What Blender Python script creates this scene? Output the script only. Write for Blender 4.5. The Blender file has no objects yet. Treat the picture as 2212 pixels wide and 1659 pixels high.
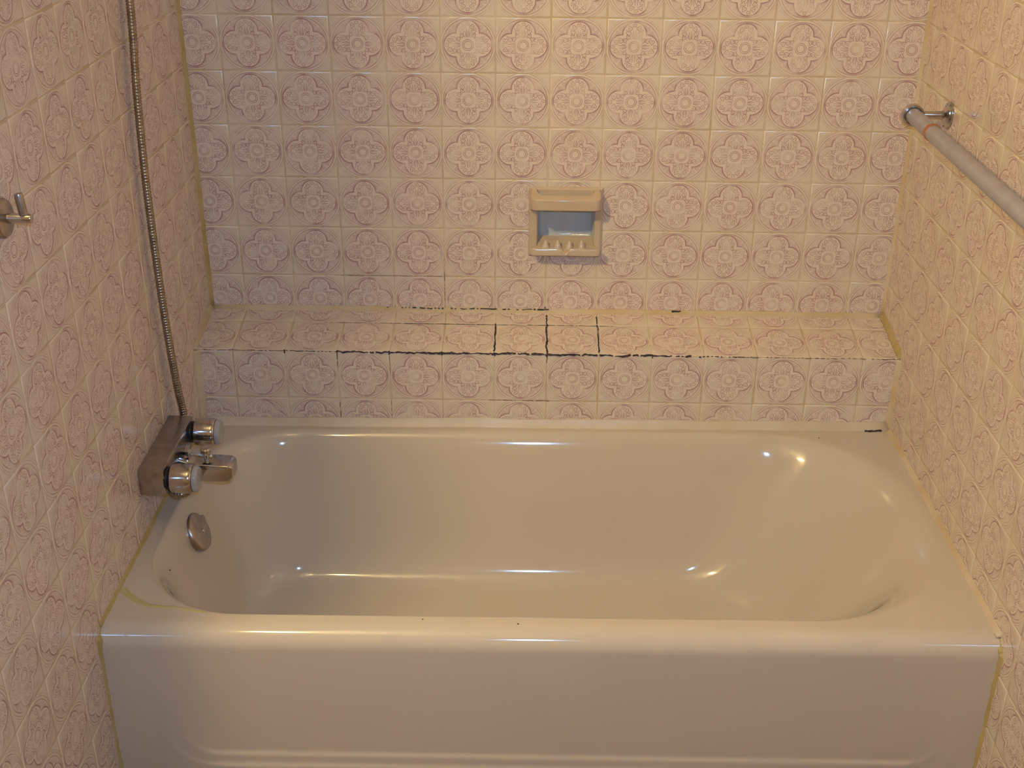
import bpy, bmesh, math, random
from mathutils import Vector, Matrix
random.seed(7)
scene = bpy.context.scene
COL = scene.collection

# ------------------------------------------------------------------ camera
IMG_W, IMG_H, F_PX = 2212, 1659, 2594.9
cam_data = bpy.data.cameras.new('camera')
cam_data.sensor_fit = 'HORIZONTAL'; cam_data.sensor_width = 36.0
cam_data.lens = F_PX / IMG_W * 36.0
cam_data.clip_start = 0.02
cam = bpy.data.objects.new('camera', cam_data); COL.objects.link(cam)
CAM_R = ((0.9998340384, 0.0164398021, 0.0078503818),
         (0.0144498994, -0.4532002026, -0.8912916340),
         (-0.0110948635, 0.8912571510, -0.4533625423))   # rows: right, down, forward
CAM_POS = Vector((-0.0408, -2.4222, 1.6256))
rgt, dwn, fwd = (Vector(r) for r in CAM_R)
cam.matrix_world = Matrix(((rgt.x, -dwn.x, -fwd.x, CAM_POS.x), (rgt.y, -dwn.y, -fwd.y, CAM_POS.y),
                           (rgt.z, -dwn.z, -fwd.z, CAM_POS.z), (0, 0, 0, 1)))
scene.camera = cam

# ------------------------------------------------------------------ world, exposure, the photographer's flash
world = bpy.data.worlds.new('world'); scene.world = world; world.use_nodes = True
world.node_tree.nodes['Background'].inputs[0].default_value = (0.5, 0.42, 0.32, 1)
world.node_tree.nodes['Background'].inputs[1].default_value = 0.05
scene.view_settings.view_transform = 'Standard'
scene.view_settings.look = 'None'
scene.view_settings.gamma = 1.0
scene.view_settings.use_curve_mapping = False
scene.view_settings.exposure = 0.1
scene.cycles.max_bounces = 4
scene.cycles.diffuse_bounces = 3
scene.cycles.glossy_bounces = 3
scene.cycles.transmission_bounces = 4
scene.cycles.caustics_reflective = False
scene.cycles.caustics_refractive = False

LAMP_POS = (-0.845, -1.54, 2.15)
LAMP_COLOR = (1.0, 0.765, 0.345)
LAMP_STRENGTH = 610.0
flash_data = bpy.data.lights.new('camera_flash', 'AREA')
flash_data.shape = 'RECTANGLE'; flash_data.size = 0.05; flash_data.size_y = 0.03
flash_data.energy = 14.0
flash_data.color = (0.30, 0.55, 0.98)
flash = bpy.data.objects.new('camera_flash', flash_data); COL.objects.link(flash)
flash.location = CAM_POS + Vector((0.015, 0.03, 0.06))
flash.rotation_euler = cam.matrix_world.to_euler()

# ------------------------------------------------------------------ dimensions
P = 0.1095            # tile pitch
HT = 0.0541           # half a tile
Z0 = 1.09             # height of the back wall's grout row 1
XL, XR = -0.733, 0.7375          # faces of the side walls
YF, ZL = -0.164, 0.5475          # front edge of the ledge
TILT = math.atan2(0.0175, P)     # the ledge falls towards the tub
RIM = 0.377                      # top of the tub rim
YAP = -0.872                     # face of the apron
CEIL = 2.5
WEND = -1.262                    # free end of the left wall
GD = 0.0008                      # grout lies this deep


# ------------------------------------------------------------------ material helpers
class N:
    """tiny expression layer over shader math nodes"""
    def __init__(s, t, sock): s.t, s.s = t, sock
    def op(s, o, *b, clamp=False):
        n = s.t.nodes.new('ShaderNodeMath'); n.operation = o; n.use_clamp = clamp
        for i, x in enumerate((s,) + b):
            if isinstance(x, N): s.t.links.new(x.s, n.inputs[i])
            else: n.inputs[i].default_value = x
        return N(s.t, n.outputs[0])
    def __add__(s, b): return s.op('ADD', b)
    def __sub__(s, b): return s.op('SUBTRACT', b)
    def __mul__(s, b): return s.op('MULTIPLY', b)
    def __neg__(s): return s.op('MULTIPLY', -1.0)
    def abs(s): return s.op('ABSOLUTE')
    def min(s, b): return s.op('MINIMUM', b)
    def max(s, b): return s.op('MAXIMUM', b)
    def ramp(s, lo, hi, a=0.0, b=1.0):
        n = s.t.nodes.new('ShaderNodeMapRange'); n.interpolation_type = 'SMOOTHSTEP'
        s.t.links.new(s.s, n.inputs['Value'])
        n.inputs['From Min'].default_value = lo; n.inputs['From Max'].default_value = hi
        n.inputs['To Min'].default_value = a; n.inputs['To Max'].default_value = b
        return N(s.t, n.outputs['Result'])
    def line(s, w): return s.abs().ramp(w * 0.45, w * 1.35, 1.0, 0.0)


def new_mat(name, color=(.8, .8, .8), rough=.5, metal=0.0, **kw):
    m = bpy.data.materials.new(name); m.use_nodes = True
    b = m.node_tree.nodes['Principled BSDF']
    b.inputs['Base Color'].default_value = (*color, 1); b.inputs['Roughness'].default_value = rough
    b.inputs['Metallic'].default_value = metal
    for k, v in kw.items(): b.inputs[k.replace('_', ' ')].default_value = v
    return m, m.node_tree, b


def noise(t, vec, scale, detail=2.0, rough=.5):
    n = t.nodes.new('ShaderNodeTexNoise'); n.inputs['Scale'].default_value = scale
    n.inputs['Detail'].default_value = detail; n.inputs['Roughness'].default_value = rough
    if vec is not None: t.links.new(vec, n.inputs['Vector'])
    return N(t, n.outputs['Fac'])


def mix(t, fac, a, b):
    n = t.nodes.new('ShaderNodeMix'); n.data_type = 'RGBA'
    for i, x in ((0, fac), (6, a), (7, b)):
        if isinstance(x, N): t.links.new(x.s, n.inputs[i])
        elif hasattr(x, 'is_output'): t.links.new(x, n.inputs[i])
        elif i == 0: n.inputs[0].default_value = x
        else: n.inputs[i].default_value = (*x, 1)
    return n.outputs[2]


def obj_coord(t): return t.nodes.new('ShaderNodeTexCoord').outputs['Object']


def geo_pos(t): return t.nodes.new('ShaderNodeNewGeometry').outputs['Position']


def mottled(name, c1, c2, scale, rough, metal=0.0, bump=0.0, bscale=60, detail=3.0, **kw):
    m, t, b = new_mat(name, c1, rough, metal, **kw)
    co = geo_pos(t)
    f = noise(t, co, scale, detail).ramp(.35, .68)
    t.links.new(mix(t, f, c1, c2), b.inputs['Base Color'])
    if bump:
        bn = t.nodes.new('ShaderNodeBump'); bn.inputs['Strength'].default_value = bump
        bn.inputs['Distance'].default_value = 0.002
        t.links.new(noise(t, co, bscale, 3).s, bn.inputs['Height']); t.links.new(bn.outputs[0], b.inputs['Normal'])
    return m


# printed relief tile: quatrefoil in a ring with clovers, mauve on cream
def tile_material():
    m, t, b = new_mat('printed_tile', (.75, .65, .52), .2)
    oc = obj_coord(t)
    sc = t.nodes.new('ShaderNodeVectorMath'); sc.operation = 'SCALE'; sc.inputs['Scale'].default_value = 1 / HT
    t.links.new(oc, sc.inputs[0])
    sep = t.nodes.new('ShaderNodeSeparateXYZ'); t.links.new(sc.outputs[0], sep.inputs[0])
    x, y = N(t, sep.outputs[0]), N(t, sep.outputs[1])
    ax, ay = x.abs(), y.abs()
    u, v = ax.max(ay), ax.min(ay)
    cb = t.nodes.new('ShaderNodeCombineXYZ'); t.links.new(u.s, cb.inputs[0]); t.links.new(v.s, cb.inputs[1])
    def dist(cx, cy):
        n = t.nodes.new('ShaderNodeVectorMath'); n.operation = 'DISTANCE'
        t.links.new(cb.outputs[0], n.inputs[0]); n.inputs[1].default_value = (cx, cy, 0)
        return N(t, n.outputs['Value'])
    r = dist(0, 0)
    lobe = dist(.45, 0) - .43
    inside = r.ramp(.90, .95, 1, 0)
    outside_lobe = lobe.ramp(0.0, .03)
    outside_lobe = outside_lobe * r.ramp(.45, .55)
    ink = lobe.line(.020) * r.ramp(.45, .55)
    ink = ink.max((lobe.ramp(.0, .10, 1, 0)) * outside_lobe * .40 * inside)          # heavier wash behind the lobes
    ink = ink.max((r - .93).line(.014) * .85)
    ink = ink.max((r - 1.02).line(.013) * .6)
    ink = ink.max((r - 1.09).line(.011) * .4)
    ink = ink.max((r - .140).line(.011))
    ink = ink.max((r - .198).line(.011))
    def clover(cu, cv, ang, rc, strength):
        nonlocal ink
        d = None
        for k in (0, 125, 235):
            a = math.radians(ang + k)
            e = dist(cu + rc * .95 * math.cos(a), cv + rc * .95 * math.sin(a)) - rc
            d = e if d is None else d.min(e)
        ink = ink.max(d.line(.0115) * strength)
    clover(.775, 0.0, 0, .040, .8)
    clover(.655, .165, 25, .046, .85)
    clover(.475, .215, 60, .046, .85)
    clover(.345, .225, 30, .042, .95)
    clover(.630, .490, 40, .036, .5)
    clover(.700, .390, 15, .030, .4)
    for (a0, sl, u0, u1, s) in ((.018, .09, .25, .60, .8), (.05, .22, .27, .50, .9), (.10, .38, .24, .36, .7)):
        d = v - (u - u0) * sl - a0
        ink = ink.max(d.line(.013) * u.ramp(u0, u0 + .04) * u.ramp(u1 - .08, u1, 1, 0) * s)
    ink = ink.max((dist(.59, .30) - .012).line(.014) * .6)
    info = t.nodes.new('ShaderNodeObjectInfo')
    gp = geo_pos(t)
    worn = noise(t, gp, 38, 1).ramp(.30, .60, .30, 1.0)
    ink = ink * worn
    wash = outside_lobe * inside * .10
    rnd = N(t, info.outputs['Random'])
    cream = mix(t, rnd * .5, (.78, .665, .515), (.75, .645, .52))
    centre = mix(t, inside * .35, cream, (.83, .70, .62))
    grub = noise(t, gp, 9, 1).ramp(.5, .8, 0, .22)
    dirty = mix(t, grub, centre, (.66, .50, .33))
    washed = mix(t, wash, dirty, (.58, .40, .37))
    col = mix(t, ink * .88, washed, (.36, .145, .15))
    t.links.new(col, b.inputs['Base Color'])
    bn = t.nodes.new('ShaderNodeBump'); bn.inputs['Strength'].default_value = .22
    bn.inputs['Distance'].default_value = .0004; bn.invert = True
    t.links.new((lobe.ramp(-.02, .03) * inside + (r - .17).line(.05) * .3).s, bn.inputs['Height']); t.links.new(bn.outputs[0], b.inputs['Normal'])
    return m


M = {}
M['tile'] = tile_material()
M['grout'] = mottled('yellowed_grout', (.71, .58, .40), (.61, .45, .26), 7, .8, bump=.3, bscale=400)
M['caulk'] = mottled('yellowed_caulk', (.68, .56, .38), (.60, .46, .25), 9, .45, bump=.25, bscale=120)
M['caulk_pale'] = mottled('cream_caulk', (.67, .575, .43), (.62, .51, .34), 9, .4, bump=.2, bscale=120)
M['caulk_old'] = mottled('olive_yellow_caulk', (.54, .43, .19), (.46, .33, .11), 14, .5, bump=.3, bscale=160)
M['streak'] = mottled('yellow_streak', (.56, .49, .20), (.60, .53, .30), 25, .4)
M['mildew'] = mottled('black_mildew', (.018, .012, .016), (.07, .04, .045), 130, .8)
M['mildew_brown'] = mottled('brown_mildew', (.16, .09, .05), (.30, .19, .10), 90, .8)
M['enamel'] = mottled('biscuit_enamel', (.64, .555, .435), (.625, .54, .42), 4, .09, bump=.03, bscale=22, Coat_Weight=.5, Coat_Roughness=.03)
M['ceramic'] = mottled('tan_glazed_ceramic', (.63, .50, .35), (.59, .46, .315), 18, .16)
M['recess'] = mottled('shade_tinted_glaze', (.64, .64, .60), (.58, .585, .555), 30, .12, bump=.25, bscale=160)  # pale glaze with the recess's bluish shade put into its colour
M['chrome'] = mottled('worn_chrome', (.62, .58, .56), (.54, .50, .48), 30, .13, 1.0)
M['chrome_dull'] = mottled('dull_chrome', (.50, .45, .42), (.40, .35, .32), 60, .30, 1.0)
M['hose'] = mottled('hose_metal', (.40, .34, .27), (.30, .24, .18), 80, .24, 1.0)
M['gap_shade'] = new_mat('black_gap_shade', (.015, .013, .012), .5)[0]  # black colour painted on the knob necks for the shadow gap behind each knob
M['acrylic'] = new_mat('clear_acrylic', (.88, .84, .79), .12, Transmission_Weight=.55, IOR=1.45)[0]
M['bar'] = mottled('frosted_grey_rod', (.40, .375, .40), (.36, .335, .355), 40, .30, .1)
M['orange'] = mottled('orange_brown_band', (.50, .17, .035), (.38, .11, .02), 70, .4)
M['screw'] = new_mat('screw_steel', (.6, .57, .55), .2, 1.0)[0]
M['speck'] = new_mat('dark_speck', (.05, .03, .02), .8)[0]
M['paint'] = mottled('cream_wall_paint', (.38, .32, .245), (.36, .30, .22), 3, .7)
M['ceiling'] = mottled('ceiling_paint', (.45, .42, .36), (.43, .40, .34), 3, .8)
M['floor'] = mottled('brown_floor_vinyl', (.28, .19, .12), (.23, .15, .09), 6, .5)
M['brass'] = mottled('brass', (.6, .45, .2), (.5, .36, .16), 20, .25, 1.0)
gm = bpy.data.materials.new('lit_globe'); gm.use_nodes = True
gt = gm.node_tree; gt.nodes.remove(gt.nodes['Principled BSDF'])
em = gt.nodes.new('ShaderNodeEmission'); em.inputs[0].default_value = (*LAMP_COLOR, 1); em.inputs[1].default_value = LAMP_STRENGTH
gt.links.new(em.outputs[0], gt.nodes['Material Output'].inputs[0])
M['globe'] = gm


# ------------------------------------------------------------------ object helpers
def link(name, mesh, mat, parent=None, smooth=False, mw=None):
    o = bpy.data.objects.new(name, mesh); COL.objects.link(o)
    if mat is not None and not mesh.materials: mesh.materials.append(M[mat])
    if smooth:
        for p in mesh.polygons: p.use_smooth = True
    if parent is not None: o.parent = parent
    if mw is not None: o.matrix_local = mw
    return o


def tag(o, label, cat, kind=None, group=None):
    o['label'] = label; o['category'] = cat
    if kind: o['kind'] = kind
    if group: o['group'] = group
    return o


def empty(name, loc=(0, 0, 0)):
    o = bpy.data.objects.new(name, None); COL.objects.link(o); o.location = loc
    o.empty_display_size = .05
    return o


def from_data(name, v, f):
    me = bpy.data.meshes.new(name); me.from_pydata([tuple(p) for p in v], [], f); me.validate(); me.update()
    return me


def bm_mesh(name, bm):
    bmesh.ops.recalc_face_normals(bm, faces=bm.faces)
    me = bpy.data.meshes.new(name); bm.to_mesh(me); bm.free(); return me


def add_box(bm, x0, x1, y0, y1, z0, z1):
    r = bmesh.ops.create_cube(bm, size=1)
    for w in r['verts']:
        w.co = Vector(((x0 + x1) / 2 + w.co.x * (x1 - x0), (y0 + y1) / 2 + w.co.y * (y1 - y0), (z0 + z1) / 2 + w.co.z * (z1 - z0)))
    return r['verts']


def boxes_mesh(name, *bs, bevel=0.0, seg=2):
    bm = bmesh.new()
    for q in bs: add_box(bm, *q)
    if bevel: bmesh.ops.bevel(bm, geom=bm.edges[:], offset=bevel, segments=seg, profile=.5, affect='EDGES')
    return bm_mesh(name, bm)


def lathe(name, prof, n=32):
    """prof: (radius, height) pairs along local Z"""
    v, f = [], []
    for (r, h) in prof:
        for k in range(n):
            a = 2 * math.pi * k / n; v.append((r * math.cos(a), r * math.sin(a), h))
    for i in range(len(prof) - 1):
        for k in range(n):
            a, b_ = i * n + k, i * n + (k + 1) % n
            f.append((a, b_, b_ + n, a + n))
    f.append(tuple(range(n - 1, -1, -1))); f.append(tuple(range((len(prof) - 1) * n, len(prof) * n)))
    return from_data(name, v, f)


def axis_mat(loc, z, x=None):
    z = Vector(z).normalized()
    x = Vector(x) if x is not None else (Vector((0, 0, 1)) if abs(z.z) < .9 else Vector((1, 0, 0)))
    y = z.cross(x).normalized(); x = y.cross(z).normalized()
    return Matrix(((x.x, y.x, z.x, loc[0]), (x.y, y.y, z.y, loc[1]), (x.z, y.z, z.z, loc[2]), (0, 0, 0, 1)))


def shade_auto(me, ang=35):
    for p in me.polygons: p.use_smooth = True
    try: me.set_sharp_from_angle(angle=math.radians(ang))
    except Exception: pass
    return me


def tube(name, pts, rad, n=14, cap=True):
    """rad: a number or a function of the arc length"""
    pts = [Vector(p) for p in pts]; v, f = [], []
    s = 0.0; ref = Vector((0, 1, 0.01))
    for i, p in enumerate(pts):
        if i: s += (p - pts[i - 1]).length
        d = (pts[min(i + 1, len(pts) - 1)] - pts[max(i - 1, 0)]).normalized()
        a = d.cross(ref)
        if a.length < .05: a = d.cross(Vector((1, 0, 0)))
        a.normalize(); b_ = d.cross(a).normalized()
        ref = -b_.cross(d).cross(d) if False else ref
        r = rad(s) if callable(rad) else rad
        for k in range(n):
            t = 2 * math.pi * k / n; v.append(p + (a * math.cos(t) + b_ * math.sin(t)) * r)
    for i in range(len(pts) - 1):
        for k in range(n):
            q, w = i * n + k, i * n + (k + 1) % n; f.append((q, w, w + n, q + n))
    if cap: f.append(tuple(range(n))); f.append(tuple(range((len(pts) - 1) * n, len(pts) * n)))
    bm = bmesh.new(); me = from_data(name, v, f); bm.from_mesh(me)
    bmesh.ops.recalc_face_normals(bm, faces=bm.faces); bm.to_mesh(me); bm.free()
    return me


def catmull(pts, step):
    pts = [Vector(p) for p in pts]; pts = [pts[0] * 2 - pts[1]] + pts + [pts[-1] * 2 - pts[-2]]
    dense = []
    for i in range(1, len(pts) - 2):
        a, b_, c, d = pts[i - 1:i + 3]
        for k in range(60):
            t = k / 60
            dense.append(.5 * ((2 * b_) + (c - a) * t + (2 * a - 5 * b_ + 4 * c - d) * t * t + (3 * b_ - a - 3 * c + d) * t ** 3))
    dense.append(pts[-2])
    out = [dense[0]]; acc = 0.0; need = step
    for p, q in zip(dense, dense[1:]):
        L = (q - p).length
        while acc + L >= need:
            out.append(p.lerp(q, (need - acc) / L)); need += step
        acc += L
    return out


# ------------------------------------------------------------------ tiles
_tile_cache = {}


def tile_mesh(c, hole=None):
    """c = (u0,u1,v0,v1) clip in tile coordinates; hole the same, cut out of a corner"""
    key = tuple(round(q, 4) for q in c) + (tuple(round(q, 4) for q in hole) if hole else ())
    if key in _tile_cache: return _tile_cache[key]
    rings = ((HT, -.0050), (HT - .0003, -.0011), (HT - .0013, -.0003), (HT - .0034, 0.0))
    v, f = [], []
    for h, z in rings: v += [(-h, -h, z), (h, -h, z), (h, h, z), (-h, h, z)]
    for i in range(3):
        for k in range(4): f.append((i * 4 + k, i * 4 + (k + 1) % 4, i * 4 + 4 + (k + 1) % 4, i * 4 + 4 + k))
    f.append((12, 13, 14, 15))
    bm = bmesh.new(); bv = [bm.verts.new(q) for q in v]
    for q in f: bm.faces.new([bv[i] for i in q])
    def cut(co, no, clear=True):
        bmesh.ops.bisect_plane(bm, geom=bm.verts[:] + bm.edges[:] + bm.faces[:], plane_co=co, plane_no=no, clear_outer=clear)
    if c[1] < HT - 1e-4: cut((c[1], 0, 0), (1, 0, 0))
    if c[0] > -HT + 1e-4: cut((c[0], 0, 0), (-1, 0, 0))
    if c[3] < HT - 1e-4: cut((0, c[3], 0), (0, 1, 0))
    if c[2] > -HT + 1e-4: cut((0, c[2], 0), (0, -1, 0))
    if hole:
        for q, nrm in ((hole[0], (1, 0, 0)), (hole[1], (1, 0, 0))):
            if -HT < q < HT: cut((q, 0, 0), nrm, False)
        for q, nrm in ((hole[2], (0, 1, 0)), (hole[3], (0, 1, 0))):
            if -HT < q < HT: cut((0, q, 0), nrm, False)
        dead = []
        for fc in bm.faces:
            m = fc.calc_center_median()
            if hole[0] < m.x < hole[1] and hole[2] < m.y < hole[3]: dead.append(fc)
        bmesh.ops.delete(bm, geom=dead, context='FACES')
    me = bpy.data.meshes.new('tile'); bm.to_mesh(me); bm.free()
    for p in me.polygons: p.use_smooth = p.normal.z < .9999
    me.materials.append(M['tile'])
    _tile_cache[key] = me
    return me


def tile_plane(parent, origin, ud, vd, u_off, v_off, u_rng, v_rng, hole=None, skip=None):
    """grid lines at u_off + k*P; the tiled area is u_rng x v_rng in the plane's own metres"""
    ud, vd = Vector(ud).normalized(), Vector(vd).normalized(); nd = ud.cross(vd)
    o = Vector(origin); cnt = 0
    i0, i1 = math.floor((u_rng[0] - u_off) / P), math.ceil((u_rng[1] - u_off) / P)
    j0, j1 = math.floor((v_rng[0] - v_off) / P), math.ceil((v_rng[1] - v_off) / P)
    for j in range(j0, j1):
        for i in range(i0, i1):
            cu, cv = u_off + (i + .5) * P, v_off + (j + .5) * P
            c = (max(-HT, u_rng[0] - cu), min(HT, u_rng[1] - cu), max(-HT, v_rng[0] - cv), min(HT, v_rng[1] - cv))
            if c[1] - c[0] < .004 or c[3] - c[2] < .004: continue
            if skip and skip(cu, cv): continue
            h = None
            if hole:
                q = (hole[0] - cu, hole[1] - cu, hole[2] - cv, hole[3] - cv)
                if q[1] > -HT and q[0] < HT and q[3] > -HT and q[2] < HT: h = q
            rot = random.gauss(0, .0022)
            u2 = ud * math.cos(rot) + vd * math.sin(rot) if not h else ud
            v2 = nd.cross(u2)
            p = o + ud * cu + vd * cv + nd * random.gauss(0, .00012)
            if c[1] - c[0] > 2 * HT - .001 and c[3] - c[2] > 2 * HT - .001 and not h:
                tl = Matrix.Rotation(random.gauss(0, .0018), 3, ud) @ Matrix.Rotation(random.gauss(0, .0018), 3, vd)
                u2 = tl @ u2; v2 = tl @ v2
            n2 = u2.cross(v2)
            t = bpy.data.objects.new('tile', tile_mesh(c, h)); COL.objects.link(t)
            t.parent = parent
            t.matrix_local = Matrix(((u2.x, v2.x, n2.x, p.x), (u2.y, v2.y, n2.y, p.y), (u2.z, v2.z, n2.z, p.z), (0, 0, 0, 1)))
            cnt += 1
    return cnt


def struct(name, me, mat, label, cat): return tag(link(name, me, mat), label, cat, 'structure')


# ------------------------------------------------------------------ the room
TOP = 1.86
DISH_HOLE = (-.0335, .1110, .7100, .8500)
HX0, HX1, HZ0, HZ1 = DISH_HOLE
wall_back = struct('wall_back', boxes_mesh('wall_back', (-1.05, HX0, GD, .15, 0, CEIL), (HX1, .86, GD, .15, 0, CEIL),
                   (HX0, HX1, GD, .15, 0, HZ0), (HX0, HX1, GD, .15, HZ1, CEIL), (HX0, HX1, .07, .15, HZ0, HZ1)), 'grout',
                   'cream and mauve tiled wall behind the bathtub', 'wall')
wall_left = struct('wall_left', boxes_mesh('wall_left', (-1.05, XL - GD, WEND, GD, 0, CEIL)), 'grout',
                   'dim tiled wall carrying the faucet and shower hose', 'wall')
wall_right = struct('wall_right', boxes_mesh('wall_right', (XR + GD, .86, -1.42, GD, 0, CEIL)), 'grout',
                    'warmly lit tiled wall carrying the towel bar', 'wall')
wall_ledge = struct('wall_ledge', None or bpy.data.meshes.new('wall_ledge'), 'grout',
                    'low tiled ledge running along the wall behind the tub, with black mildewed joints', 'ledge')
zb = ZL + math.tan(TILT) * (-YF)
g = GD
bm = bmesh.new()
sec = [(YF + g, 0.30), (YF + g, ZL - g), (.02, zb - g + math.tan(TILT) * .02), (.02, .30)]
va = [bm.verts.new((XL - .001, y, z)) for y, z in sec]; vb = [bm.verts.new((XR + .001, y, z)) for y, z in sec]
bm.faces.new(va); bm.faces.new(vb[::-1])
for k in range(4): bm.faces.new((va[k], vb[k], vb[(k + 1) % 4], va[(k + 1) % 4]))
bmesh.ops.recalc_face_normals(bm, faces=bm.faces); bm.to_mesh(wall_ledge.data); bm.free()
wall_ledge.data.materials.clear(); wall_ledge.data.materials.append(M['grout'])

struct('floor', boxes_mesh('floor', (-2.2, .86, -3.4, .15, -.1, 0)), 'floor', 'brown vinyl bathroom floor in front of the tub', 'floor')
struct('ceiling', boxes_mesh('ceiling', (-1.2, .86, -3.4, .15, CEIL, CEIL + .1)), 'ceiling', 'pale painted bathroom ceiling', 'ceiling')
struct('wall_side', boxes_mesh('wall_side', (-1.2, -1.05, -3.4, .15, 0, CEIL)), 'paint', 'cream painted side wall carrying the globe lamp', 'wall')
struct('wall_front', boxes_mesh('wall_front', (-1.05, .86, -3.4, -3.3, 0, CEIL)), 'paint', 'cream painted wall facing the bathtub', 'wall')
struct('wall_entry', boxes_mesh('wall_entry', (XR + GD, .86, -3.3, -1.42, 0, CEIL)), 'paint', 'cream painted wall continuing past the right tiles', 'wall')

tile_plane(wall_back, (0, 0, 0), (1, 0, 0), (0, 0, 1), 0, Z0, (XL, XR), (zb, TOP), hole=DISH_HOLE)
tile_plane(wall_left, (XL, 0, 0), (0, 1, 0), (0, 0, 1), -.9615, Z0 + .0116, (WEND, -.001), (0, TOP),
           skip=lambda u, v: (u > YAP + .06 and v < RIM - .06) or (u > YF + .06 and v < ZL - .05))
tile_plane(wall_right, (XR, 0, 0), (0, -1, 0), (0, 0, 1), .043, Z0 - .0022, (.001, 1.40), (0, TOP),
           skip=lambda u, v: (u < -YAP - .06 and v < RIM - .06) or (u < -YF - .06 and v < ZL - .05))
vdir = (0, math.cos(TILT), math.sin(TILT))
tile_plane(wall_ledge, (.0032, YF, ZL), (1, 0, 0), vdir, 0, .0007, (XL - .003, XR - .003), (0, -YF / math.cos(TILT) - .002))
tile_plane(wall_ledge, (.0032, YF, 0), (1, 0, 0), (0, 0, 1), 0, ZL - P - .0007, (XL - .003, XR - .003), (RIM + .008, ZL - .0012))


# ------------------------------------------------------------------ caulk beads
zoff = lambda x: .006 * x          # the tub stands a little out of level
RL, RR = RIM + zoff(XL) - .0005, RIM + zoff(XR) - .0005


def bead(name, a, b_, n1, n2, r, mat, label, jitter=.12, n=48, r2=None, parent=None):
    a, b_, n1, n2 = Vector(a), Vector(b_), Vector(n1), Vector(n2)
    v, f = [], []; r2 = r2 or r
    j1 = j2 = 1.0
    for i in range(n + 1):
        t = i / n; p = a.lerp(b_, t)
        j1 += (random.gauss(1, jitter) - j1) * .5; j2 += (random.gauss(1, jitter) - j2) * .5
        q1, q2 = n1 * r * j1, n2 * r2 * j2
        v += [p - (n1 + n2) * .002, p + q1 - n2 * .001, p + q1 * .78 + q2 * .14, p + q1 * .38 + q2 * .38, p + q1 * .14 + q2 * .78, p + q2 - n1 * .001]
    for i in range(n):
        for k in range(6):
            q, w = i * 6 + k, i * 6 + (k + 1) % 6; f.append((q, w, w + 6, q + 6))
    f += [tuple(range(6)), tuple(range(n * 6, n * 6 + 6))]
    bm = bmesh.new(); me = from_data(name, v, f); bm.from_mesh(me)
    bmesh.ops.recalc_face_normals(bm, faces=bm.faces); bm.to_mesh(me); bm.free()
    o = link(name, me, mat, parent, True)
    if label: tag(o, label, 'caulk', 'structure')
    return o


Xv, Yv, Zv = Vector((1, 0, 0)), Vector((0, 1, 0)), Vector((0, 0, 1))
ledge_v = Vector(vdir)
bead('trim_1', (XL, 0, zb), (XR, 0, zb), Zv, -ledge_v, .0075, 'caulk', 'yellow caulk bead where ledge meets back wall', r2=.011)
bead('trim_2', (XL, YF, RL), (XR, YF, RR), Zv, -Yv, .019, 'caulk_pale', 'cream caulk bead between tub rim and ledge tiles', r2=.013)
bead('trim_3', (XL, YAP + .015, RL), (XL, YF, RL), Zv, Xv, .009, 'caulk_old', 'olive yellow caulk along the tub rim under the faucet', r2=.005, jitter=.35)
bead('trim_4', (XR, YAP + .015, RR), (XR, YF, RR), Zv, -Xv, .010, 'caulk', 'yellow caulk along the tub rim under the towel bar', r2=.008)
bead('trim_5', (XL, YF, RIM), (XL, YF, ZL - .002), Xv, -Yv, .012, 'caulk', 'wide caulk bead at the left end of the ledge front', r2=.010)
bead('trim_6', (XR, YF, RIM), (XR, YF, ZL - .002), -Xv, -Yv, .010, 'caulk', 'wide caulk bead at the right end of the ledge front', r2=.010)
bead('trim_7', (XL, 0, zb), (XL, 0, TOP), Xv, -Yv, .007, 'caulk_old', 'dark yellow caulk up the left back corner', r2=.011)
bead('trim_8', (XR, 0, zb), (XR, 0, TOP), -Xv, -Yv, .006, 'caulk', 'yellow caulk up the right back corner', r2=.008)
bead('trim_9', (XL, YF, ZL), (XL, 0, zb), Xv, Zv, .006, 'caulk', 'caulk at the left end of the ledge top', r2=.012)
bead('trim_10', (XR, YF, ZL), (XR, 0, zb), -Xv, Zv, .007, 'caulk_old', 'brown caulk at the right end of the ledge top', r2=.018)
bead('trim_11', (XL, YAP, RIM - .015), (XL, YAP, .0), -Yv, Xv, .009, 'caulk_old', 'olive caulk down the left edge of the tub apron', r2=.005, jitter=.25)
bead('trim_12', (XR, YAP, RIM - .015), (XR, YAP, .0), -Yv, -Xv, .010, 'caulk_old', 'olive caulk down the right edge of the tub apron', r2=.005, jitter=.25)

for k_, x_, sx_, zc in ((13, XL, 1, RL), (14, XR, -1, RR)):
    bead('trim_%d' % k_, (x_, YAP + .030, zc), (x_, YAP - .001, zc - .020), Vector((0, -.6, .8)), Xv * sx_, .006, 'caulk_old',
         'caulk bending over the front edge of the tub at the %s wall' % ('left', 'right')[k_ - 13], r2=.006, n=10)


# mildew in the joints: ragged ribbons
def mildew(segs, mat, parent, nrm, name='mildew_streak'):
    v, f = [], []; nrm = Vector(nrm).normalized()
    for (a, b_, w, gap) in segs:
        a, b_ = Vector(a), Vector(b_); L = (b_ - a).length; d = (b_ - a) / L; s = nrm.cross(d)
        n = max(3, int(L / .004)); prev = None; k = 1.0; off = 0.0
        for i in range(n + 1):
            k += (random.uniform(.25, 1.7) - k) * .55; off += (random.gauss(0, w * .35) - off) * .5
            p = a + d * (L * i / n) + s * off + nrm * .00035
            hw = w * k * .40
            v += [p - s * hw, p + s * hw]; cur = len(v) - 2
            if prev is not None and random.random() > gap: f.append((prev, cur, cur + 1, prev + 1))
            prev = cur
    me = from_data(name, v, f)
    return link(name, me, mat, parent)


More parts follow.
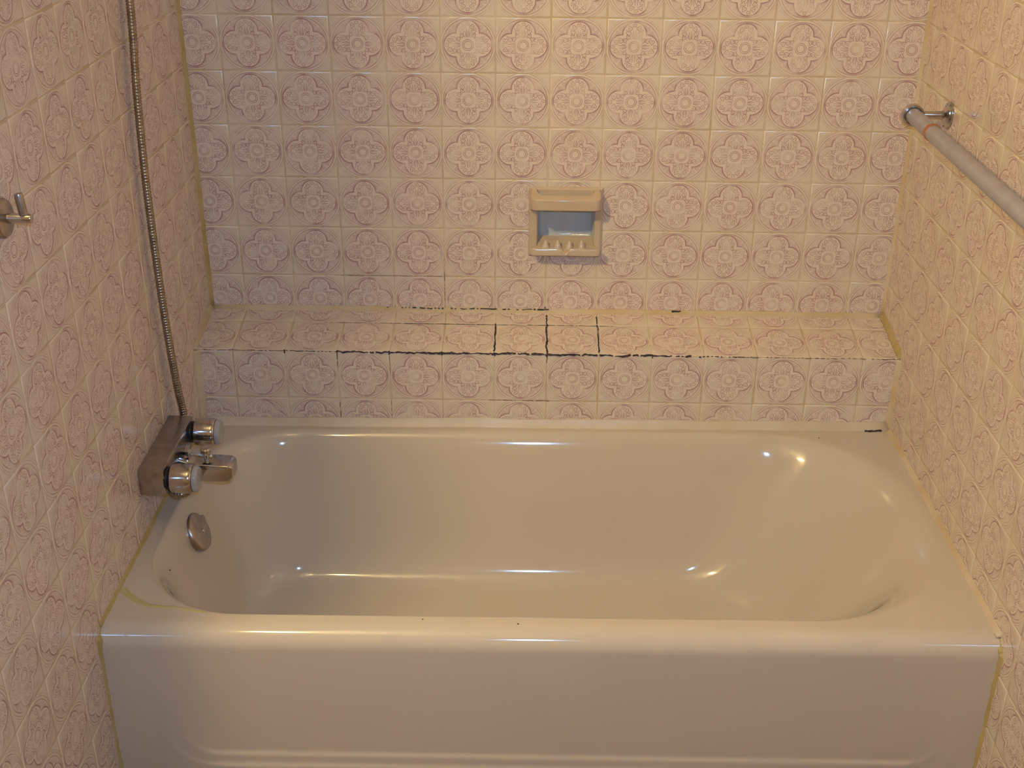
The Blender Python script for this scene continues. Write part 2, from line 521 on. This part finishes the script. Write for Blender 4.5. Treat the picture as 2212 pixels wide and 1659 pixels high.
gx = lambda i: (i - 7) * P + .0032
led = lambda x, s: Vector((x, YF, ZL)) + ledge_v * s
edge_n = (0, -.8, .6)
E_ = lambda x: Vector((x, YF - .0004, ZL - .0004))
mildew([(E_(gx(2.1)), E_(gx(3)), .0020, .35), (E_(gx(3)), E_(gx(4)), .0042, .06), (E_(gx(4)), E_(gx(5)), .0048, .04), (E_(gx(5)), E_(gx(6)), .0046, .06),
        (E_(gx(6)), E_(gx(7)), .0048, .05), (E_(gx(7)), E_(gx(8)), .0050, .04), (E_(gx(8)), E_(gx(9)), .0044, .10), (E_(gx(9)), E_(gx(10)), .0038, .22),
        (E_(gx(10)), E_(gx(10.9)), .0030, .45)], 'mildew', wall_ledge, edge_n)
mildew([(E_(gx(.45)), E_(gx(2.1)), .0022, .25), (E_(gx(10.5)), E_(gx(13.6)), .0022, .35)], 'mildew_brown', wall_ledge, edge_n)
top_n = Vector((1, 0, 0)).cross(ledge_v)
mildew([(led(gx(6), .008), led(gx(6), P + .004), .0032, .0), (led(gx(7), 0), led(gx(7), .150), .0038, .0), (led(gx(8), .004), led(gx(8), .146), .0034, .03)], 'mildew', wall_ledge, top_n)
mildew([(led(gx(3.9), P), led(gx(8.3), P), .0018, .12), (led(gx(2.6), P), led(gx(3.9), P), .0013, .35)], 'mildew', wall_ledge, top_n)
R_ = lambda i, z: Vector((gx(i), YF, z))
mildew([(R_(3, ZL - .002), R_(3, ZL - .035), .0022, .1), (R_(4, ZL), R_(4, ZL - .05), .0016, .3), (R_(3, ZL - P - .01), R_(3, RIM + .012), .0024, .2),
        (R_(5.9, ZL - P), R_(7.1, ZL - P), .0016, .2), (R_(4, ZL - P), R_(4, RIM + .02), .0012, .4), (R_(7, ZL), R_(7, ZL - .02), .003, 0)], 'mildew_brown', wall_ledge, (0, -1, 0))
mildew([(R_(k, ZL + .003), R_(k, ZL - .006), .0032, 0) for k in (2, 3, 4, 5, 6, 7, 9)], 'mildew', wall_ledge, (0, -1, 0), 'mildew_spot')
B_ = lambda i, j: Vector(((i - 7) * P, -.0002, Z0 - (j - 1) * P))
mildew([(B_(2.9, 5), B_(4.95, 5), .0013, .15), (B_(5, 4.9), B_(5, 5.5), .0014, .3), (B_(7, 5.62), B_(7, 5.72), .004, 0)], 'mildew_brown', wall_back, (0, -1, 0))
C_ = lambda x: Vector((x, -.0035, zb + .0052))
mildew([(C_(gx(3.8)), C_(gx(6.3)), .0026, .45), (C_(gx(6.4)), C_(gx(7.05)), .0028, .35), (C_(gx(9.5)), C_(gx(9.68)), .0050, 0)], 'mildew', wall_ledge, (0, -.7, .7))
K_ = lambda x, y: Vector((x, y, RIM + .006))
mildew([(K_(XL + .006, YF - .012), K_(XL + .030, YF - .014), .008, .1), (K_(XR - .055, YF - .013), K_(XR - .018, YF - .011), .0045, .1)], 'mildew', wall_ledge, (0, -.6, .8), 'mildew_spot')


# ------------------------------------------------------------------ bathtub
tub = tag(empty('bathtub', (0, -.5, 0)), 'glossy biscuit enamel bathtub with embossed apron, set between the tiled walls', 'bathtub')


def tub_part(name, me, mat, smooth=True):
    for w in me.vertices: w.co.y += .5
    return link(name, me, mat, tub, smooth)


def ring(xl, xr, yf, yb, rl, rr):
    pts = []
    def arc(cx, cy, r, a0, n=14):
        for k in range(n):
            a = math.radians(a0 + 90 * k / n); pts.append((cx + r * math.cos(a), cy + r * math.sin(a)))
    def seg(p, q, n):
        for k in range(n): pts.append((p[0] + (q[0] - p[0]) * k / n, p[1] + (q[1] - p[1]) * k / n))
    seg((xl + rl, yf), (xr - rr, yf), 40); arc(xr - rr, yf + rr, rr, -90)
    seg((xr, yf + rr), (xr, yb - rr), 10); arc(xr - rr, yb - rr, rr, 0)
    seg((xr - rr, yb), (xl + rl, yb), 40); arc(xl + rl, yb - rl, rl, 90)
    seg((xl, yb - rl), (xl, yf + rl), 10); arc(xl + rl, yf + rl, rl, 180)
    return pts


OUT = (XL + .001, XR - .001, YAP + .034, YF - .001, .002, .002)
RIM_O = (-.704, .722, -.822, -.188, .185, .27)
FLR_O = (-.600, .400, -.705, -.325, .11, .14)
lerp6 = lambda a, b_, t: tuple(p + (q - p) * t for p, q in zip(a, b_))
PROF = [(0, 0), (.03, -.0012), (.07, -.0055), (.12, -.014), (.17, -.026), (.22, -.042), (.30, -.072), (.40, -.112), (.50, -.153), (.60, -.194),
        (.70, -.232), (.78, -.258), (.86, -.277), (.94, -.289), (1.03, -.296), (1.14, -.2995), (1.3, -.301)]


def prof_z(f):
    for (f0, z0), (f1, z1) in zip(PROF, PROF[1:]):
        if f <= f1: return z0 + (z1 - z0) * (f - f0) / (f1 - f0)
    return PROF[-1][1]


levels = [(lerp6(OUT, RIM_O, t), 0.0) for t in (0, .15, .4, .7, .9)] + [(lerp6(RIM_O, FLR_O, f), z) for f, z in PROF]
last = lerp6(RIM_O, FLR_O, 1.3)
cxl = ((last[0] + last[1]) / 2, (last[2] + last[3]) / 2)
v, f = [], []
for prm, z in levels: v += [(x, y, RIM + z + zoff(x)) for x, y in ring(*prm)]
nr = len(v) // len(levels)
base = ring(*last)
for t in (.7, .4, .15): v += [(cxl[0] + (x - cxl[0]) * t, cxl[1] + (y - cxl[1]) * t, RIM - .302 - .002 * (1 - t) + zoff(x) * t) for x, y in base]
nl = len(v) // nr
for i in range(nl - 1):
    for k in range(nr):
        q, w = i * nr + k, i * nr + (k + 1) % nr; f.append((q, w, w + nr, q + nr))
f.append(tuple(range((nl - 1) * nr, nl * nr)))
me = from_data('basin', v, f)
basin = tub_part('basin', me, 'enamel')
sm = basin.modifiers.new('smooth', 'SUBSURF'); sm.levels = 1; sm.render_levels = 2

# apron: rolled edge, then a panel with two embossed steps
sstep = lambda a, b_, q: (lambda t: t * t * (3 - 2 * t))(max(0.0, min(1.0, (q - a) / (b_ - a))))


def panel_off(x, z):
    # distance outside a rounded rectangle
    def sd(x0, x1, z0, r):
        cx, hx = (x0 + x1) / 2, (x1 - x0) / 2; dx = abs(x - cx) - hx + r; dz = (z0 - z) + r
        return math.hypot(max(dx, 0), max(dz, 0)) + min(max(dx, dz), 0) - r
    fade = 1 - sstep(.22, .345, z)
    a = sstep(-.004, .004, sd(-.612, .668, .120, .05)); b_ = sstep(-.004, .004, sd(-.634, .690, .096, .06))
    side = sstep(.0, .05, min(x + .60, .655 - x))          # the step is shallower up the sides
    return -(a * .0030 + b_ * .0030) * (.15 + .85 * fade) * (.32 + .68 * side)


xs = [XL + .001 + (XR - XL - .002) * i / 260 for i in range(261)]
rows = []
for k in range(15):
    a = math.radians(90 * k / 14); rows.append((YAP + .034 - .034 * math.sin(a), RIM - .034 * (1 - math.cos(a)), False))
zz = RIM - .034
for k in range(1, 90): rows.append((YAP, zz * (1 - k / 89) + .0, True))
v, f = [], []
for (y, z, pn) in rows:
    for x in xs: v.append((x, y + (panel_off(x, z) if pn else panel_off(x, RIM - .034) * ((RIM - z) / .034) ** 2), z + zoff(x) * min(1, z / .2)))
n = len(xs)
for i in range(len(rows) - 1):
    for k in range(n - 1): f.append((i * n + k, (i + 1) * n + k, (i + 1) * n + k + 1, i * n + k + 1))
tub_part('apron', from_data('apron', v, f), 'enamel')

# overflow plate on the drain end
nrm = Vector((.90, 0, .43)).normalized()
op = Vector((-.6715, -.487, .3095))
ov = lathe('overflow_plate', [(.0385, -.004), (.0385, .002), (.0375, .0055), (.0345, .008), (.030, .0088), (.001, .0092)], 40)
shade_auto(ov, 40)
mwo = axis_mat(op - Vector((0, -.5, 0)), nrm)
plate = link('overflow_plate', ov, 'chrome_dull', tub, False, mwo); plate['label'] = 'round dull chrome overflow plate'
sc_ = lathe('screw', [(.0048, 0), (.0048, .0012), (.003, .002), (.0005, .0021)], 16)
link('screw', sc_, 'screw', plate, True, Matrix.Translation((-.004, -.005, .0090)))
link('trip_lever', boxes_mesh('trip_lever', (.001, .013, -.0405, -.027, .001, .0095), bevel=.003), 'chrome_dull', plate, True)

# yellow sealant streak on the rim corner and specks
sp = [(-.7255, -.757), (-.707, -.775), (-.680, -.795), (-.655, -.803), (-.622, -.8055), (-.592, -.8125), (-.566, -.8190)]
cur = catmull([(x, y, RIM + zoff(x)) for x, y in sp], .004)
v, f = [], []
for i, p in enumerate(cur):
    d = (cur[min(i + 1, len(cur) - 1)] - cur[max(i - 1, 0)]).normalized(); s = Vector((-d.y, d.x, 0))
    w = .0080 * (1 - .70 * i / len(cur)) * random.uniform(.75, 1.25)
    v += [p - s * w - Vector((0, 0, .001)), p - s * w * .5 + Vector((0, 0, .0012)), p + s * w * .5 + Vector((0, 0, .0012)), p + s * w - Vector((0, 0, .001))]
for i in range(len(cur) - 1):
    for k in range(3): f.append((i * 4 + k, i * 4 + k + 1, i * 4 + 5 + k, i * 4 + 4 + k))
st = tub_part('sealant_streak', from_data('sealant_streak', v, f), 'streak'); st['label'] = 'yellow streak of old sealant'
for (x, y, r) in ((-.047, -.838, .0018), (-.205, -.829, .0014), (.58, -.205, .0016), (-.66, -.70, .0016)):
    s_ = lathe('speck', [(r, -.0004), (r, .0001), (r * .6, .0006), (r * .1, .0007)], 8)
    link('speck', s_, 'speck', tub, True, Matrix.Translation((x, y + .5, RIM + zoff(x))))

# ------------------------------------------------------------------ faucet
FC = Vector((XL, -.484, .482))
fau = tag(empty('bath_faucet', FC), 'chrome two-knob bath faucet on the left tiled wall, with square spout', 'faucet')
body = boxes_mesh('body', (.0, .047, -.105, .105, -.026, .026), bevel=.0022); shade_auto(body)
link('body', body, 'chrome_dull', fau)
for sy in (-1, 1):
    kx = .047
    mwk = axis_mat((kx, sy * .086, 0), (1, 0, 0))
    link('knob_neck', lathe('knob_neck', [(.021, -.002), (.021, .0035), (.014, .0045), (.014, .011)], 28), 'gap_shade', fau, True, mwk)
    kb = shade_auto(lathe('knob', [(.012, .0065), (.0235, .0072), (.0262, .0095), (.0275, .020), (.0275, .041), (.0265, .0455), (.0250, .0475), (.012, .0478)], 40))
    ko = link('knob', kb, 'chrome', fau, False, mwk)
    cp = shade_auto(lathe('knob_cap', [(.010, .0481), (.0240, .0482), (.0243, .051), (.0238, .0545), (.0210, .0575), (.014, .0585), (.0008, .0588)], 36))
    co_ = link('knob_cap', cp, 'acrylic', ko, False); co_['label'] = 'clear acrylic end cap'
# spout
bm = bmesh.new()
secs = [(.040, .018, -.044, .000), (.075, .0215, -.046, -.010), (.120, .0220, -.047, -.0115), (.140, .0215, -.046, -.0125), (.1475, .0185, -.040, -.017)]
ringv = []
for (x, hy, z0, z1) in secs: ringv.append([bm.verts.new((x, y, z)) for y, z in ((-hy, z0), (hy, z0), (hy, z1), (-hy, z1))])
for a, b_ in zip(ringv, ringv[1:]):
    for k in range(4): bm.faces.new((a[k], a[(k + 1) % 4], b_[(k + 1) % 4], b_[k]))
bm.faces.new(ringv[0]); bm.faces.new(ringv[-1])
bmesh.ops.bevel(bm, geom=[e for e in bm.edges], offset=.0028, segments=3, profile=.5, affect='EDGES')
spm = bm_mesh('spout', bm); shade_auto(spm, 40)
spo = link('spout', spm, 'chrome', fau)
link('aerator', lathe('aerator', [(.009, -.052), (.010, -.0515), (.010, -.044)], 20), 'chrome_dull', spo, True, Matrix.Translation((.126, 0, 0)))
link('spout_collar', shade_auto(boxes_mesh('spout_collar', (.045, .066, -.013, .013, -.012, .014), bevel=.002)), 'chrome', fau)
dv = shade_auto(lathe('diverter_knob', [(.0045, -.012), (.0045, .003), (.0085, .0035), (.0100, .007), (.0100, .012), (.008, .0145), (.001, .015)], 20))
link('diverter_knob', dv, 'chrome', fau, False, Matrix.Translation((.096, 0, 0)))
nutp = [(.0090, .0), (.0105, .002), (.0105, .016), (.0085, .019)]
link('hose_nut', shade_auto(lathe('hose_nut', nutp, 12), 20), 'chrome', fau, False, axis_mat((.083, -.0205, -.027), (0, -1, 0)))

# ------------------------------------------------------------------ shower hose
hx = XL + .016
path = [(hx, -.315, 2.02), (hx, -.322, 1.60), (hx, -.3345, 1.28), (hx, -.3615, 1.13), (hx, -.3770, .97), (hx + .001, -.3800, .80), (hx + .003, -.3770, .66),
        (hx + .004, -.3660, .56), (hx + .005, -.3560, .508), (hx + .005, -.358, .455), (hx + .006, -.375, .430), (hx + .006, -.43, .430), (hx + .009, -.50, .434), (-.697, -.537, .4375),
        (-.675, -.5555, .4380), (-.656, -.5530, .4445), (-.6500, -.537, .4530), (-.6500, -.5255, .4550)]
hp = catmull(path, .0055 / 4)
PITCH = .0055
hr = lambda s: .0062 + .0016 * (.5 + .5 * math.cos(2 * math.pi * s / PITCH))
hose = link('shower_hose', tube('shower_hose', hp, hr, 12), 'hose', None, True)
tag(hose, 'ribbed metal shower hose hanging down the left tiled wall behind the faucet', 'hose')

# ------------------------------------------------------------------ soap dish
SD = Vector((.0388, 0, .7800))
dish = tag(empty('soap_dish', SD), 'tan ceramic recessed soap dish with grab bar, set in the back wall tiles', 'soap dish')
bx0, bx1, bz0, bz1 = -.0388 - .0388, .1168 - .0388, .7045 - .78, .8575 - .78
ox0, ox1, oz0, oz1 = -.0200 - .0388, .1000 - .0388, .728 - .78, .806 - .78
bm = bmesh.new()
def frame_ring(x0, x1, z0, z1, y): return [bm.verts.new(p) for p in ((x0, y, z0), (x1, y, z0), (x1, y, z1), (x0, y, z1))]
R0_ = frame_ring(bx0, bx1, bz0, bz1, .001); R1_ = frame_ring(bx0 + .001, bx1 - .001, bz0 + .001, bz1 - .001, -.004)
R2_ = frame_ring(bx0 + .005, bx1 - .005, bz0 + .005, bz1 - .005, -.0075)
R3_ = frame_ring(ox0 - .002, ox1 + .002, oz0 - .002, oz1 + .002, -.0075); R4_ = frame_ring(ox0, ox1, oz0, oz1, -.005)
R5_ = frame_ring(ox0 + .003, ox1 - .003, oz0 + .004, oz1 + .004, .036)
R6_ = frame_ring(ox0 + .010, ox1 - .010, oz0 + .011, oz1 - .003, .042)
rs = [R0_, R1_, R2_, R3_, R4_]
for a, b_ in zip(rs, rs[1:]):
    for k in range(4): bm.faces.new((a[k], a[(k + 1) % 4], b_[(k + 1) % 4], b_[k]))
for w in R5_ + R6_: bm.verts.remove(w)
fm = bm_mesh('frame', bm); shade_auto(fm, 30)
link('frame', fm, 'ceramic', dish)
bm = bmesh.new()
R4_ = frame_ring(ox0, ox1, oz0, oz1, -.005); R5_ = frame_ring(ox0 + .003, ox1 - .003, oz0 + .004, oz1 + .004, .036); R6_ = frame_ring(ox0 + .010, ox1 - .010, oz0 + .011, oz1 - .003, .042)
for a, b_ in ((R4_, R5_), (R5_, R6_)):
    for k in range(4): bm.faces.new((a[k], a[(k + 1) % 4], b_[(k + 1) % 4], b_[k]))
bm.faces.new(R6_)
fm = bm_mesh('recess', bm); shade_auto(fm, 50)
rc_ = link('recess', fm, 'recess', dish); rc_['label'] = 'pale glazed recess with bluish shade painted in'
# grab bar: a U seen from above, thick in height, its top falling towards the front
bm = bmesh.new()
W0, W1 = -.0350 - .0388, .1105 - .0388
plan = [(W0, -.006), (W0, -.034), (W0 + .004, -.042), (W0 + .012, -.0455), (W1 - .012, -.0455), (W1 - .004, -.042), (W1, -.034), (W1, -.006),
        (W1 - .014, -.006), (W1 - .015, -.018), (W1 - .024, -.0275), (W0 + .024, -.0275), (W0 + .015, -.018), (W0 + .014, -.006)]
lo = [bm.verts.new((x, y, .8185 - .78 - (.012 if abs(y) < .01 else 0))) for x, y in plan]
hi = [bm.verts.new((x, y, .8425 - .78 + (.0455 + y) * .32)) for x, y in plan]
k_ = len(plan)
bm.faces.new(lo); bm.faces.new(hi[::-1])
for i in range(k_): bm.faces.new((lo[i], lo[(i + 1) % k_], hi[(i + 1) % k_], hi[i]))
bmesh.ops.recalc_face_normals(bm, faces=bm.faces)
bmesh.ops.bevel(bm, geom=[e for e in bm.edges if abs(e.verts[0].co.z - e.verts[1].co.z) < .012 and (e.verts[0].co.xy - e.verts[1].co.xy).length > 1e-4], offset=.003, segments=3, profile=.5, affect='EDGES')
gb = bm_mesh('grab_bar', bm); shade_auto(gb, 40)
link('grab_bar', gb, 'ceramic', dish)
# tray with a notched lip
bm = bmesh.new()
L0, L1 = -.0335 - .0388, .1120 - .0388
def lip(x):
    return -.7800 + .7325 - .0115 * math.exp(-((x - .0012) / .0075) ** 2) + .0008 * math.cos(x * 60)
nx = 48; rowsv = []
for i in range(nx + 1):
    x = L0 + (L1 - L0) * i / nx; zt = lip(x)
    e = .004 * max(0, 1 - min(i, nx - i) / 3) ** 2
    rowsv.append([bm.verts.new(p) for p in ((x, -.002, .7130 - .78), (x, -.030 + e, .7135 - .78), (x, -.0355 + e, .7175 - .78), (x, -.0365 + e, zt - .003),
                                           (x, -.0345 + e, zt), (x, -.0320 + e, zt - .0008), (x, -.0290 + e, .7275 - .78 - .004 * math.exp(-((x - .0012) / .0075) ** 2)), (x, -.008, .7310 - .78), (x, .020, .742 - .78))])
for a, b_ in zip(rowsv, rowsv[1:]):
    for k in range(8): bm.faces.new((a[k], a[k + 1], b_[k + 1], b_[k]))
bm.faces.new(rowsv[0]); bm.faces.new(rowsv[-1])
tr = bm_mesh('tray', bm); shade_auto(tr, 40)
# keep the tray inside the recess behind the frame
for w in tr.vertices:
    if w.co.y > -.0085: w.co.x = max(ox0 + .0005, min(ox1 - .0005, w.co.x))
tray = link('tray', tr, 'ceramic', dish)
for x in (-.0035, .0222, .0470, .0725):
    rd = shade_auto(lathe('ridge', [(.0095, -.002), (.0072, .006), (.0040, .013), (.0018, .0165), (.0003, .0172)], 16), 60)
    link('ridge', rd, 'ceramic', tray, False, Matrix.Translation((x - .0388 + .001, -.0165, .7285 - .78)))

# ------------------------------------------------------------------ towel bar on the right wall
TY, TZ, TX = -.202, 1.067, .669
tb = tag(empty('towel_bar', (XR, TY, TZ)), 'grey towel bar with chrome bracket and orange band on the right wall', 'towel bar')


def bracket(yy):
    br = link('bracket', shade_auto(lathe('bracket', [(.0010, .0005), (.0255, .0005), (.0255, .003), (.0235, .007), (.016, .0105), (.0095, .0125), (.0078, .018), (.0074, .036), (.0078, .0525)], 36)),
              'chrome', tb, False, axis_mat((0, yy, 0), (-1, 0, 0), (0, 0, 1)) @ Matrix.Diagonal((1, .72, 1, 1)))
    for s in (-1, 1):
        link('screw', lathe('screw', [(.0034, 0), (.0034, .0016), (.0022, .0024), (.0004, .0026)], 12), 'screw', br, True, Matrix.Translation((s * .0185, 0, .0085)))
    prof = [(.0138, 0), (.0185, 0), (.0185, .014), (.0150, .014)]
    return br


bracket(0.0)
bracket(-.640)
for yy, d in ((.008, -1), (-.648, 1)):
    cup = shade_auto(lathe('end_cup', [(.0005, 0), (.0175, 0), (.0200, .002), (.0207, .006), (.0207, .013), (.0195, .0155), (.0162, .0155), (.0155, .006)], 36))
    link('end_cup', cup, 'chrome', tb, False, axis_mat((TX - XR, yy, 0), (0, d, 0)))
rod = link('bar', shade_auto(lathe('bar', [(.0143, 0), (.0143, .648 - .012)], 32)), 'bar', tb, False, axis_mat((TX - XR, .002, 0), (0, -1, 0)))
rod['label'] = 'frosted grey rod'
bd = link('band', shade_auto(lathe('band', [(.0146, 0), (.0154, .001), (.0154, .0095), (.0146, .0105)], 32)), 'orange', tb, False, axis_mat((TX - XR, -.118, 0), (0, -1, 0)))
bd['label'] = 'orange brown band'

# ------------------------------------------------------------------ robe hook on the left wall
hk = tag(empty('robe_hook', (XL, -.925, 1.098)), 'small chrome robe hook with upright peg on the left wall', 'hook')
link('flange', shade_auto(lathe('flange', [(.001, .0005), (.0270, .0005), (.0270, .003), (.0245, .0065), (.012, .0085), (.008, .009)], 36)), 'chrome_dull', hk, False, axis_mat((0, 0, 0), (1, 0, 0)))
link('post', shade_auto(lathe('post', [(.0075, .006), (.0066, .012), (.0066, .037), (.0055, .0395), (.001, .0400)], 24)), 'chrome', hk, False, axis_mat((0, 0, 0), (1, 0, 0)))
link('peg', shade_auto(lathe('peg', [(.0058, 0), (.0058, .027), (.0050, .030), (.001, .0305)], 20)), 'chrome_dull', hk, False, axis_mat((.030, 0, .004), (-.08, 0, 1)))

# ------------------------------------------------------------------ globe lamp round the corner of the left wall
lp = tag(empty('wall_lamp', (-1.05, LAMP_POS[1], LAMP_POS[2])), 'frosted globe lamp on a brass arm, on the painted side wall', 'lamp')
link('back_plate', shade_auto(lathe('back_plate', [(.045, .001), (.045, .008), (.03, .014), (.008, .016)], 32)), 'brass', lp, False, axis_mat((0, 0, 0), (1, 0, 0)))
link('arm', shade_auto(lathe('arm', [(.007, .01), (.007, LAMP_POS[0] + 1.05 - .056)], 16)), 'brass', lp, False, axis_mat((0, 0, 0), (1, 0, 0)))
bm = bmesh.new(); bmesh.ops.create_icosphere(bm, subdivisions=2, radius=.055)
link('globe', bm_mesh('globe', bm), 'globe', lp, True, Matrix.Translation((LAMP_POS[0] + 1.05, 0, 0)))
